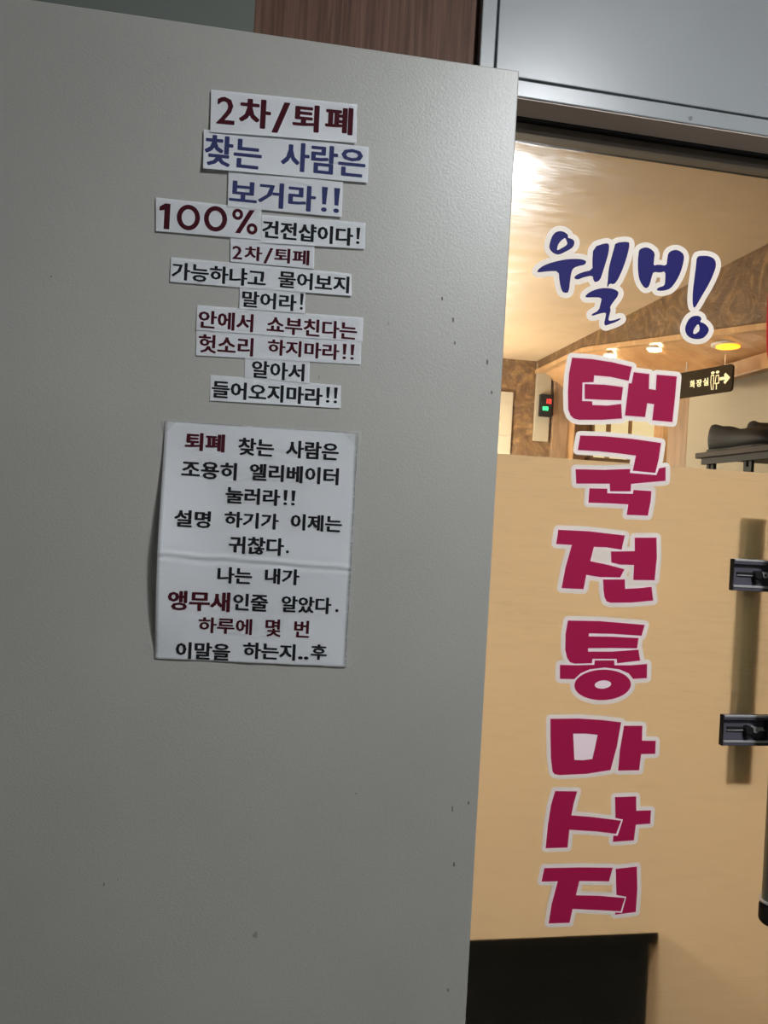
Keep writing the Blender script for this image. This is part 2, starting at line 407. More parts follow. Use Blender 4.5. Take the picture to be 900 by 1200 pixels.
downlight(853, 409, 1.47, M_amber, 'amber downlight in the wood soffit above the toilet sign', .036)

# ================================================================ SHOP THINGS
# reception counter close behind the frosted film
cx = (on_y(762, 1100, GY+.03).x); cz = (on_y(560, 1096, GY+.02).z+on_y(762, 1085, GY+.02).z)/2
e = tag(empty('reception_counter', (.2, .25, 0)), 'dark counter standing right behind the frosted glass at lower left', 'counter')
put('body', box(gx0+.02, cx-.012, GY+.0102, .42, 0, cz-.0181, bevel=.002), M_counter, e)
put('counter_top', box(gx0+.01, cx, GY+.0092, .43, cz-.018, cz, bevel=.003), M_counter, e)

# digital display on the grey panel
A = on_y(632.5, 462, YB-.03); B = on_y(644.5, 489, YB-.03)
yd = YB-.022
e = tag(empty('digital_display', ((A.x+B.x)/2, yd, B.z)), 'small black display with red and green digits on the grey panel', 'display')
put('case', box(A.x, B.x, yd-.03, yd, B.z, A.z, bevel=.003), M_rack, e)
def seg_digit(bm, x, z, w, h, on, y, t):
    P = {'a': (x, x+w, z+h-t, z+h), 'g': (x, x+w, z+h/2-t/2, z+h/2+t/2), 'd': (x, x+w, z, z+t),
         'f': (x, x+t, z+h/2, z+h), 'b': (x+w-t, x+w, z+h/2, z+h), 'e': (x, x+t, z, z+h/2), 'c': (x+w-t, x+w, z, z+h/2)}
    for k in on: q = P[k]; box(q[0], q[1], y-.001, y+.0005, q[2], q[3], bm)
W = B.x-A.x; H = A.z-B.z
bm = bmesh.new()
seg_digit(bm, A.x+W*.42, A.z-H*.42, W*.14, H*.2, 'bc', yd-.031, W*.06)
seg_digit(bm, A.x+W*.66, A.z-H*.42, W*.22, H*.2, 'abcdef', yd-.031, W*.06)
put('digits', bm, M_ledr, e)
bm = bmesh.new()
seg_digit(bm, A.x+W*.18, A.z-H*.74, W*.2, H*.17, 'abcdefg', yd-.031, W*.06)
seg_digit(bm, A.x+W*.44, A.z-H*.74, W*.2, H*.17, 'abcdefg', yd-.031, W*.06)
put('digits', bm, M_ledg, e)

# ================================================================ TEXT
_fc = bpy.data.curves.new('type', 'FONT'); _fo = bpy.data.objects.new('type', _fc); COL.objects.link(_fo)
_cache = {}
def grow(V, Fc, r, seg=3):
    # thicken a filled outline by r without letting close strokes cancel
    cnt = {}
    for f in Fc:
        for i in range(len(f)): cnt.setdefault(frozenset((f[i-1], f[i])), []).append(1)
    VV = [Vector(v) for v in V]; FF = []
    for f in Fc:
        a = sum(V[f[i-1]][0]*V[f[i]][1]-V[f[i]][0]*V[f[i-1]][1] for i in range(len(f)))
        if abs(a) > 1e-9: FF.append(list(f) if a > 0 else list(f)[::-1])
    for k, e in cnt.items():
        if len(e) != 1: continue
        i, j = tuple(k); a = Vector(V[i]); b = Vector(V[j]); d = b-a
        if d.length < 1e-6: continue
        an = math.atan2(d.y, d.x); o = len(VV)
        P = [(b.x+r*cos(an-pi/2+pi*k_/seg), b.y+r*sin(an-pi/2+pi*k_/seg)) for k_ in range(seg+1)] + \
            [(a.x+r*cos(an+pi/2+pi*k_/seg), a.y+r*sin(an+pi/2+pi*k_/seg)) for k_ in range(seg+1)]
        VV += [Vector(p) for p in P]; FF.append(list(range(o, o+len(P))))
    rv, _, rf, _, _, of = delaunay_2d_cdt(VV, [], FF, 1, 1e-5, True)
    return [tuple(v) for v in rv], [tuple(f) for f, q in zip(rf, of) if q]
def ring(cx, cy, rx, ry, n=36): return [(cx+rx*cos(2*pi*k/n), cy+ry*sin(2*pi*k/n)) for k in range(n)]
BANG = ([(.06, 1), (.94, 1), (.78, .30), (.22, .30)], ring(.5, .09, .42, .09, 14))
HAND = {'0': [(ring(.5, .5, .5, .5), [ring(.5, .5, .29, .325)])],
        '1': [([(0, .86), (.50, 1), (1, 1), (1, 0), (.46, 0), (.46, .74), (0, .70)], [])],
        '!': [(BANG[0], []), (BANG[1], [])],
        '!!': [([(x*.36+o_, y) for x, y in P], []) for o_ in (0, .64) for P in BANG],
        '%': [(ring(.21, .77, .21, .23), [ring(.21, .77, .085, .10)]), (ring(.79, .23, .21, .23), [ring(.79, .23, .085, .10)]),
              ([(.66, 1), (.86, 1), (.34, 0), (.14, 0)], [])]}
def hand_glyph(t):
    V = []; T = []
    for P, H in HAND[t]:
        loops = [[Vector((*p, 0)) for p in L_] for L_ in [P]+H]; b = len(V)
        V += [(p.x, p.y) for L_ in loops for p in L_]; T += [tuple(b+i for i in q) for q in tessellate_polygon(loops)]
    return V, T
def glyphs(txt, bold):
    """outline of a word, filled, scaled to the unit square of its own bounding box"""
    k = (txt, bold)
    if k in _cache: return _cache[k]
    if txt in HAND: _cache[k] = hand_glyph(txt); return _cache[k]
    _fc.body = txt; _fc.resolution_u = 2
    bpy.context.view_layer.update()
    dg = bpy.context.evaluated_depsgraph_get()
    me = bpy.data.meshes.new_from_object(_fo.evaluated_get(dg))
    bmm = bmesh.new(); bmm.from_mesh(me); bmesh.ops.remove_doubles(bmm, verts=bmm.verts[:], dist=1e-5); bmm.verts.index_update()
    V = [(v.co.x, v.co.y) for v in bmm.verts]; Fc = [tuple(v.index for v in p.verts) for p in bmm.faces]; bmm.free()
    K = 1.75                                        # strokes thicken more sideways than up and down
    V, Fc = grow([(x, y*K) for x, y in V], Fc, bold*1.12); V = [(x, y/K) for x, y in V]
    used = {i for f in Fc for i in f}
    xs = [V[i][0] for i in used]; ys = [V[i][1] for i in used]
    x0, x1, y0, y1 = min(xs), max(xs), min(ys), max(ys)
    V = [((x-x0)/(x1-x0), (y-y0)/(y1-y0)) for x, y in V]
    bpy.data.meshes.remove(me)
    _cache[k] = (V, Fc); return _cache[k]
def text_bm(words, place, bold=.022, cuts=0):
    """words: (text, x0, y_top_left, x1, height, slope) in photo pixels; place(px,py) -> world"""
    bm = bmesh.new()
    for (t, x0, y0, x1, h, s, *bb) in words:
        V, Fc = glyphs(t, bb[0] if bb else bold)
        b2 = bmesh.new(); vs = [b2.verts.new((u, v, 0)) for u, v in V]
        for f in Fc:
            try: b2.faces.new([vs[i] for i in f])
            except ValueError: pass
        for v in [v for v in b2.verts if not v.link_faces]: b2.verts.remove(v)
        if cuts:
            for k in range(1, cuts):
                bmesh.ops.bisect_plane(b2, geom=b2.verts[:]+b2.edges[:]+b2.faces[:], plane_co=(0, k/cuts, 0), plane_no=(0, 1, 0))
            nx = max(2, int((x1-x0)/12))
            for k in range(1, nx):
                bmesh.ops.bisect_plane(b2, geom=b2.verts[:]+b2.edges[:]+b2.faces[:], plane_co=(k/nx, 0, 0), plane_no=(1, 0, 0))
        for v in b2.verts:
            u, q = v.co.x, v.co.y; d = h*(1-q)
            px = x0+(x1-x0)*u-.05*d; py = y0+(x1-x0)*u*s+d
            v.co = place(px, py)
        me = bpy.data.meshes.new('tmp'); b2.to_mesh(me); b2.free(); bm.from_mesh(me); bpy.data.meshes.remove(me)
    return bm

# ---------------------------------------------------------------- paper strips and sheet on the leaf
def slope(y):
    T = [(90, .104), (200, .098), (330, .088), (400, .077), (480, .072), (520, .060), (790, .042)]
    if y <= T[0][0]: return T[0][1]
    for (a, b), (c, d) in zip(T, T[1:]):
        if y <= c: return b+(d-b)*(y-a)/(c-a)
    return T[-1][1]
def fr_(o, sc=3.2143):
    return lambda x, y: (o[0]+x/sc, o[1]+y/sc)
ZA = fr_((170, 90)); ZB = fr_((170, 290)); ZCc = fr_((160, 480)); ZD = fr_((160, 630))
def words(fr, L):
    out = []
    for (t, x0, y0, x1, h, *r) in L:
        a, b = fr(x0, y0); c, _ = fr(x1, y0)
        out.append((t, a, b, c, h/3.2143, slope(b), *r))
    return out
def quad_st(q, px, py):
    (ax, ay), (bx, by), (cx_, cy), (dx, dy) = q          # TL TR BR BL
    s = .5; t = .5
    for _ in range(6):
        lx = ax+(dx-ax)*t; rx = bx+(cx_-bx)*t; s = (px-lx)/(rx-lx)
        ty = ay+(by-ay)*s; by_ = dy+(cy-dy)*s; t = (py-ty)/(by_-ty)
    return s, t
def paper(name, q, disp, nx, ny, label, group, th=.00012):
    bm = bmesh.new(); g = []
    (ax, ay), (bx, by), (cx_, cy), (dx, dy) = q
    for j in range(ny+1):
        row = []
        for i in range(nx+1):
            s = i/nx; t = j/ny
            px = (ax+(bx-ax)*s)*(1-t)+(dx+(cx_-dx)*s)*t; py = (ay+(by-ay)*s)*(1-t)+(dy+(cy-dy)*s)*t
            row.append(bm.verts.new(leaf_pt(px, py)-LN*disp(s, t)))
        g.append(row)
    for j in range(ny):
        for i in range(nx): bm.faces.new((g[j][i], g[j+1][i], g[j+1][i+1], g[j][i+1]))
    r = bmesh.ops.solidify(bm, geom=bm.faces[:], thickness=th)
    c = sum((v.co for v in bm.verts), Vector())/len(bm.verts)
    c.z = min(v.co.z for v in bm.verts)
    o = put(name, bm, M_paper, None, origin=c, rotz=-LA, smooth=False)
    tag(o, label, 'notice', group)
    return o
def lettering(parent, ws, q, disp, ink, cuts, label=None, bold=.022, lift=.0002):
    def place(px, py):
        s, t = quad_st(q, px, py)
        return leaf_pt(px, py)-LN*(disp(s, t)+lift)
    o = put('lettering', text_bm(ws, place, bold, cuts), ink, parent)
    if label: o['label'] = label
    return o

B1 = .030
STR = [  # frame, quad, ink, words, label, curl
 (ZA, [(250, 53), (798, 108), (795, 256), (247, 214)], M_inkr,
  [('2', 273, 78, 342, 104, .016), ('차', 358, 82, 477, 112), ('/', 482, 97, 547, 120, .016), ('퇴', 558, 104, 658, 104), ('폐', 680, 113, 785, 104)],
  'topmost paper strip, a 2 and a slash in very large dark red letters', .0022, .035),
 (ZA, [(222, 202), (842, 268), (838, 403), (220, 352)], M_inkb,
  [('찾는', 228, 220, 443, 118), ('사람은', 515, 246, 832, 110)],
  'second paper strip from the top, one long line in indigo letters', .0026, B1),
 (ZA, [(315, 357), (745, 400), (740, 532), (312, 492)], M_inkb,
  [('보거라', 320, 386, 645, 96), ('!!', 664, 417, 736, 94)],
  'shorter indigo paper strip ending in two exclamation marks, above the 100% strip', .0012, B1),
 (ZA, [(42, 457), (439, 500), (437, 617), (42, 583)], M_inkr,
  [('1', 57, 478, 97, 96), ('0', 123, 481, 210, 96), ('0', 225, 486, 312, 96), ('%', 330, 498, 427, 92)],
  'paper strip printed 100% in wide dark red digits', .0006, B1),
 (ZA, [(440, 522), (830, 552), (827, 651), (437, 628)], M_inkk,
  [('건전샵이다', 443, 541, 785, 68), ('!', 795, 570, 811, 62)],
  'small black-printed paper strip directly right of the 100% strip', .001, .036),
 (ZB, [(322, -38), (638, -14), (636, 82), (322, 55)], M_inkr,
  [('2', 330, -5, 368, 50, .016), ('차', 376, -5, 443, 54), ('/', 448, 2, 483, 60, .012), ('퇴페', 488, 2, 620, 56)],
  'small dark red paper strip with a 2 and slash, under the 100% strip', .0006, B1),
 (ZB, [(98, 38), (778, 100), (777, 185), (95, 131)], M_inkk,
  [('가능하냐고', 103, 56, 457, 66), ('물어보지', 503, 88, 770, 64)],
  'widest black-printed paper strip, two words and no exclamation mark, sixth line down', .0012, .030),
 (ZB, [(357, 140), (604, 166), (602, 250), (355, 232)], M_inkk,
  [('말어라', 367, 163, 572, 62), ('!', 584, 174, 598, 62)],
  'short black-printed paper strip ending in one exclamation mark, above the paired dark red strips', .0008, .030),
 (ZB, [(197, 218), (822, 265), (818, 357), (193, 312)], M_inkr,
  [('안에서', 203, 236, 410, 68), ('쇼부친다는', 460, 257, 800, 66)],
  'upper of the two wide dark red paper strips, without exclamation marks', .0008, .030),
 (ZB, [(193, 308), (815, 354), (812, 442), (193, 407)], M_inkr,
  [('헛소리', 203, 326, 410, 70), ('하지마라', 463, 345, 733, 60), ('!!', 744, 363, 790, 58)],
  'lower of the two wide dark red paper strips, ending in two exclamation marks', .0009, .030),
 (ZB, [(377, 408), (620, 427), (619, 512), (375, 490)], M_inkk,
  [('알아서', 403, 425, 602, 66)],
  'shortest black-printed paper strip, three syllables, second from the bottom', .0006, .030),
 (ZB, [(247, 480), (738, 520), (736, 606), (245, 577)], M_inkk,
  [('들어오지마라', 253, 500, 670, 66), ('!!', 682, 525, 727, 60)],
  'lowest paper strip, black letters ending in two exclamation marks', .0014, .034),
]
for k, (fr, q, ink, L, label, curl, bold) in enumerate(STR):
    q = [fr(*p) for p in q]
    base = .0003+.0002*(len(STR)-k)
    ph = k*1.7
    def disp(s, t, base=base, curl=curl, ph=ph):
        return base+curl*max(t, 0)**2*(.6+.4*sin(3*s+ph))+.00007*sin(5*s+ph)*sin(2.2*t+ph)
    o = paper('paper_strip', q, disp, 14, 5, label, 'paper strips on the steel door')
    lettering(o, words(fr, L), q, disp, ink, 3, bold=bold)

Q = [(193.6, 493), (419.8, 507.4), (404.9, 781.5), (181.2, 771.6)]
def sheet(s, t):
    def g(x, c, w): return math.exp(-((x-c)/w)**2)
    t_ = min(max((t-.04)/.94, 0), 1)
    lift = .013*max(1-s*2.6, 0)**2*sin(pi*t_**1.25)**1.2 if 0 < t_ < 1 else 0
    q_ = .553+.022*s+.004*noise.noise(Vector((s*7, 0, 9.1)))
    fold = (.0011+.0006*noise.noise(Vector((s*9, 4, 2))))*g(t, q_, .0065)-.0007*g(t, q_+.018, .008)+.0014*g(t, q_, .09)+.0005*noise.noise(Vector((s*22, t*40, 5)))*g(t, q_+.02, .035)
    wr = .0009*noise.noise(Vector((s*3.2, t*6, 3.3)))+.0005*noise.noise(Vector((s*9, t*5, 1.3)))
    return .0016+lift+fold+wr
o = paper('paper_notice', Q, sheet, 48, 130, 'large creased white sheet with nine lines of Korean text', None)
for p in o.data.polygons: p.use_smooth = True
T1 = words(ZCc, [('찾는', 385, 105, 520, 66), ('사람은', 565, 115, 763, 66), ('조용히', 172, 190, 380, 66), ('엘리베이터', 428, 202, 763, 64),
    ('눌러라', 337, 290, 543, 62), ('!!', 554, 303, 600, 56), ('설명', 147, 376, 282, 64), ('하기가', 333, 382, 537, 60), ('이제는', 582, 391, 775, 62)])
T1 += words(ZD, [('귀찮다', 350, -8, 557, 66), ('.', 563, 47, 574, 11), ('나는', 307, 108, 437, 62), ('내가', 485, 113, 615, 60),
    ('인줄', 365, 208, 497, 64), ('알았다', 547, 217, 735, 62), ('.', 748, 268, 760, 12),
    ('이말을', 150, 390, 355, 64), ('하는지', 403, 392, 600, 62), ('..', 608, 445, 648, 12), ('후', 657, 400, 718, 58)])
T2 = words(ZCc, [('퇴폐', 185, 85, 335, 68, .036)]) + words(ZD, [('앵무새', 123, 195, 355, 74, .036), ('하루에', 235, 297, 437, 60), ('몇', 487, 305, 545, 66), ('번', 595, 310, 652, 64)])
lettering(o, T1, Q, sheet, M_inkk, 4, 'black printed words', .033, .00045)
lettering(o, T2, Q, sheet, M_inkr, 4, 'dark red printed words', .026, .00045)
def tape(pts, parent, w=.0012):
    bm = bmesh.new(); vs = [bm.verts.new(leaf_pt(x, y, w)) for x, y in pts]; f = bm.faces.new(vs)
    bmesh.ops.solidify(bm, geom=[f], thickness=.00005); put('tape', bm, M_tape, parent)
M_tp = M_tape
n = N(M_tape); n.t.nodes.clear()
out_ = n.new('ShaderNodeOutputMaterial'); t_ = n.new('ShaderNodeBsdfTransparent'); g_ = n.new('ShaderNodeBsdfPrincipled'); mx_ = n.new('ShaderNodeMixShader')
g_.inputs['Base Color'].default_value = (.72, .72, .68, 1); g_.inputs['Roughness'].default_value = .25
mx_.inputs[0].default_value = .14; n.link(t_.outputs[0], mx_.inputs[1]); n.link(g_.outputs[0], mx_.inputs[2]); n.link(mx_.outputs[0], out_.inputs[0])
tape([(190, 490), (208, 494), (193, 508)], o, .0030)
tape([(405, 504), (424, 505), (421, 530)], o, .0030)
tape([(404, 776), (417, 768), (420, 773), (408, 783)], o, .0006)
tape([(163, 757), (182, 752), (184, 770), (170, 765)], o, .0006)

# ================================================================ VINYL LETTERING ON THE GLASS
def ccw(P):
    a = sum(P[i-1][0]*P[i][1]-P[i][0]*P[i-1][1] for i in range(len(P)))
    return P if a > 0 else P[::-1]
def chaikin(P, k=1):
    for _ in range(k):
        P = [q for i in range(len(P)) for q in ((P[i-1][0]*.75+P[i][0]*.25, P[i-1][1]*.75+P[i][1]*.25), (P[i-1][0]*.25+P[i][0]*.75, P[i-1][1]*.25+P[i][1]*.75))]
    return P
def dilate(polys, r, seg=6, holes=False):
    V = []; Fs = []
    def add(P):
        P = ccw(P); b = len(V); V.extend(Vector(p) for p in P); Fs.append(list(range(b, b+len(P))))
    for P in polys:
        add(P)
        for i in range(len(P)):
            a = Vector(P[i-1]); b = Vector(P[i]); d = b-a
            if d.length < 1e-6: continue
            an = math.atan2(d.y, d.x)
            add([(b.x+r*cos(an-pi/2+pi*k/seg), b.y+r*sin(an-pi/2+pi*k/seg)) for k in range(seg+1)] +
                [(a.x+r*cos(an+pi/2+pi*k/seg), a.y+r*sin(an+pi/2+pi*k/seg)) for k in range(seg+1)])
    rv, _, rf, _, _, of = delaunay_2d_cdt(V, [], Fs, 1, 1e-5, True)
    keep = [f for f, o_ in zip(rf, of) if o_]
    return [tuple(v) for v in rv], keep
def plate(V, T, w0, w1, place, under=True):
    bm = bmesh.new()
    hi = [bm.verts.new(place(x, y, w1)) for x, y in V]; lo = [bm.verts.new(place(x, y, w0)) for x, y in V]
    cnt = {}
    for t in T:
        a = sum(V[t[i-1]][0]*V[t[i]][1]-V[t[i]][0]*V[t[i-1]][1] for i in range(len(t)))
        if abs(a) < 1e-9: continue
        t = list(t) if a < 0 else list(t)[::-1]
        try: bm.faces.new([hi[i] for i in t]); under and bm.faces.new([lo[i] for i in t[::-1]])
        except ValueError: continue
        for i in range(len(t)): cnt.setdefault(frozenset((t[i-1], t[i])), []).append((t[i-1], t[i]))
    for k, e in cnt.items():
        if len(e) == 1:
            a, b = e[0]
            try: bm.faces.new((hi[b], hi[a], lo[a], lo[b]))
            except ValueError: pass
    for v in [v for v in bm.verts if not v.link_faces]: bm.verts.remove(v)
    if under: bmesh.ops.recalc_face_normals(bm, faces=bm.faces[:])
    return bm
def fill(polys_holes):
    V = []; T = []
    for P, H in polys_holes:
        loops = [[Vector((*p, 0)) for p in P]]+[[Vector((*p, 0)) for p in h] for h in H]
        flat = [p for l in loops for p in l]; b = len(V)
        V += [(p.x, p.y) for p in flat]; T += [tuple(b+i for i in t) for t in tessellate_polygon(loops)]
    return V, T
def sticker(shapes, frame, face_mat, r_back, r_pink, label, group, smooth=0, fillers=()):
    (ox, oy), sc = frame
    conv = lambda P: [(ox+x/sc, oy+y/sc) for x, y in P]
    sh = []
    for s_ in shapes:
        P, H = (s_ if isinstance(s_, tuple) else (s_, []))
        P = conv(P); H = [conv(h) for h in H]
        if smooth: P = chaikin(P, smooth); H = [chaikin(h, smooth) for h in H]
        sh.append((P, H))
    V, T = dilate([P for P, _ in sh]+[conv(P) for P in fillers], r_back)
    back = put('letter_sticker', plate(V, T, .00005, .0002, glass_pt, False), M_back)
    tag(back, label, 'sticker', group)
    if r_pink:
        # joined once so overlapping strokes make one sheet
        polys = [P for P, _ in sh]
        V, T = dilate(polys, r_pink, 3, True)
        put('keyline', plate(V, T, .00021, .00027, glass_pt), M_pink, back)
    V, T = fill(sh)
    put('lettering', plate(V, T, .00028, .0004, glass_pt), face_mat, back)
    return back
def ell(cx, cy, rx, ry, rot=0, n=40):
    return [(cx+rx*cos(a)*cos(rot)-ry*sin(a)*sin(rot), cy+rx*cos(a)*sin(rot)+ry*sin(a)*cos(rot)) for a in [2*pi*k/n for k in range(n)]]

E1 = ((620, 260), 6.923)
sticker([([(165,185),(180,130),(205,90),(240,75),(275,78),(300,92),(318,110),(312,130),(345,138),(368,155),(365,190),(345,215),(300,240),(245,267),(205,260),(175,235),(163,210)],
          [[(225,228),(232,190),(255,155),(292,128),(302,150),(312,180),(290,200),(260,215),(235,230)]]),
         [(65,400),(90,370),(150,340),(240,315),(320,302),(400,300),(450,310),(465,325),(450,350),(400,358),(360,375),(345,400),(335,450),(322,570),(295,578),(265,565),(245,480),(240,400),(160,400),(85,410),(68,408)],
         [(520,205),(620,172),(650,180),(645,250),(625,320),(600,400),(575,475),(535,492),(520,470),(515,435),(440,450),(395,470),(365,460),(370,440),(420,412),(515,390),(512,330)],
         [(700,170),(805,160),(815,185),(800,260),(765,370),(720,470),(690,508),(650,500),(640,530),(632,530),(640,450),(645,380),(670,280),(690,210)],
         [(455,600),(490,570),(550,545),(620,535),(690,545),(728,570),(715,610),(690,640),(655,690),(662,715),(650,760),(640,805),(690,798),(740,780),(745,790),(700,815),(640,835),(618,843),(607,825),(620,770),(625,735),(570,745),(510,765),(505,750),(565,720),(580,660),(590,615),(520,612),(460,615)]],
        E1, M_indigo, 6.3, 0, 'left blue brush-written syllable with white border on the glass door', 'blue lettering on the glass', 1)
E2 = ((735, 275), 7.5)
sticker([[(105,130),(155,110),(200,120),(243,160),(235,220),(230,275),(270,262),(345,275),(350,220),(360,160),(400,135),(450,135),(500,175),(495,240),(470,330),(430,410),(380,475),(330,492),(270,495),(255,480),(280,462),(325,450),(333,410),(335,320),(290,335),(230,325),(215,370),(200,430),(182,468),(150,470),(110,410),(95,340),(92,240),(98,170)],
         [(610,195),(650,185),(720,188),(770,215),(782,270),(760,340),(715,440),(660,530),(610,620),(585,650),(572,600),(575,500),(590,380),(603,280)],
         ([(505,840),(515,790),(545,735),(585,712),(635,715),(655,740),(635,768),(680,780),(722,830),(700,880),(660,915),(590,920),(530,895)],
          [[(575,870),(585,830),(625,775),(640,840),(600,875)]])],
        E2, M_indigo, 6.0, 0, 'right blue brush-written syllable with a detached ring below its long stroke', 'blue lettering on the glass', 1)
G = 'crimson lettering on the glass'
sticker([[(92,55),(230,65),(380,88),(512,120),(490,218),(360,190),(247,180),(243,227),(165,230),(162,360),(232,362),(235,388),(340,392),(437,380),(443,483),(300,492),(140,492),(105,483),(80,460),(65,420),(62,300),(70,170)],
         [(180,240),(320,245),(450,262),(438,355),(310,352),(180,345)],
         [(525,157),(635,170),(632,275),(680,282),(686,175),(828,187),(815,340),(797,508),(655,495),(668,382),(620,375),(605,473),(463,462),(490,235),(510,235)]],
        ((655, 410), 6.0), M_crim, 5.6, 1.7, 'topmost crimson block syllable of the column on the glass', G)
sticker([[(103,72),(300,78),(520,98),(758,132),(740,260),(712,375),(528,358),(555,235),(400,215),(250,200),(83,190)],
         [(65,345),(300,350),(510,343),(505,375),(720,393),(742,338),(795,328),(795,440),(650,452),(515,465),(512,525),(345,525),(342,463),(70,462)],
         [(178,500),(322,503),(322,540),(530,545),(535,513),(680,522),(675,600),(652,722),(480,715),(492,630),(330,622),(168,617)]],
        ((665, 500), 6.923), M_crim, 5.4, 1.7, 'second crimson block syllable, crossing the top edge of the frosted film', G)
sticker([[(85,125),(300,135),(553,165),(530,265),(420,248),(335,245),(310,345),(430,370),(550,402),(520,460),(380,458),(282,442),(262,543),(108,535),(135,390),(180,232),(70,225)],
         [(455,277),(622,275),(622,180),(775,180),(778,320),(762,480),(612,478),(617,372),(520,370),(457,355)],
         [(400,475),(553,473),(555,540),(650,535),(740,525),(752,622),(600,637),(450,638),(425,628),(410,600),(403,550)]],
        ((640, 600), 6.0), M_crim, 5.5, 1.5, 'third crimson block syllable from the top, just below the frosted film edge', G, fillers=[[(350,260),(440,262),(440,345),(330,335)]])
el = ell(425, 563, 213, 115, -.03)
sticker([[(163,78),(400,82),(742,110),(718,193),(500,178),(322,175),(320,197),(500,200),(695,210),(685,288),(500,285),(315,287),(315,312),(500,312),(695,297),(708,380),(535,400),(530,367),(348,367),(345,400),(215,403),(180,392),(158,360),(143,300),(145,180)],
         [(103,412),(230,415),(362,412),(365,378),(512,378),(515,415),(640,415),(760,405),(758,512),(655,518),(620,475),(550,445),(440,432),(330,445),(260,475),(210,520),(103,517)],
         (el, [ell(427, 560, 62, 31, -.1, 24)])],
        ((640, 715), 6.43), M_crim, 5.3, 1.5, 'crimson block syllable with an oval ring at its foot', G)
sticker([([(112,97),(300,95),(450,105),(578,120),(550,280),(508,435),(350,460),(170,468),(140,462),(126,445),(115,350),(112,200)],
          [[(262,195),(345,195),(423,203),(405,290),(388,362),(330,370),(270,368)]]),
         [(597,143),(718,143),(715,240),(806,242),(803,328),(710,330),(697,437),(558,438),(570,300)]],
        ((625, 825), 5.625), M_crim, 5.0, 1.4, 'crimson block syllable with a large square hole, under the oval ring one', G, fillers=[[(300,230),(390,235),(370,330),(300,330)]])
sticker([[(143,95),(288,97),(265,180),(250,255),(380,265),(578,290),(545,377),(420,362),(237,350),(225,467),(80,472),(95,320),(115,190)],
         [(538,135),(677,130),(678,225),(775,222),(770,310),(675,317),(662,420),(523,430),(528,388),(555,390),(590,283),(540,272)]],
        ((625, 910), 5.625), M_crim, 4.8, 1.3, 'second lowest crimson block syllable of the column on the glass', G)
sticker([[(72,603),(300,598),(523,600),(498,690),(303,688),(280,782),(430,785),(603,800),(575,888),(430,880),(258,872),(238,963),(100,968),(120,840),(160,690),(53,692)],
         [(542,608),(682,592),(685,740),(675,892),(538,910),(540,895),(583,897),(612,792),(547,780)]],
        ((625, 910), 5.625), M_crim, 4.8, 1.3, 'lowest crimson block syllable, just above the dark counter', G)
# white sticker with a red border, cut off by the photo's right edge
P = [(905, 330), (960, 336), (966, 345), (962, 428), (955, 436), (904, 427), (897.5, 418), (899, 340)]
P = chaikin(P, 2)
V, T = fill([(P, [])]); st_ = put('round_cornered_sticker', plate(V, T, .00005, .0002, glass_pt), M_red)
tag(st_, 'white sticker with a red border at the right edge of the photo', 'sticker')
c = (sum(p[0] for p in P)/len(P), sum(p[1] for p in P)/len(P))
V, T = fill([([(c[0]+(x-c[0])*.90, c[1]+(y-c[1])*.93) for x, y in P], [])])
put('face', plate(V, T, .00021, .0003, glass_pt), M_back, st_)

# ================================================================ DOOR PULL on the glass
def gx(px, py): return on_y(px, py, GY-.045)
pull = empty('pull_handle', (0, 0, 0)); pull.parent = gd; pull.location = (0, 0, 0)
pull.matrix_parent_inverse = Matrix()
bl = on_y(899, 985, GY-.05)
zb0 = on_y(895, 1083, GY-.05).z; zb1 = on_y(895, 1057, GY-.05).z
bx = on_y(896, 1030, GY-.05).x+.016
bm = cyl((bx, GY-.05, zb1), (bx, GY-.05, 1.62), .0155, n=32); put('grip_bar', bm, M_steelbar, pull, smooth=False)
bm = cyl((bx, GY-.05, zb0), (bx, GY-.05, zb1), .0185, n=32, bevel=.007); put('end_cap', bm, M_rack, pull)
bm = cyl((bx, GY-.05, zb1), (bx, GY-.05, zb1+.0025), .0190, n=32); put('collar', bm, M_chrome, pull)
bm = cyl((bx, GY-.05, 1.62), (bx, GY-.05, 1.65), .0185, n=32, bevel=.007); put('end_cap', bm, M_rack, pull)
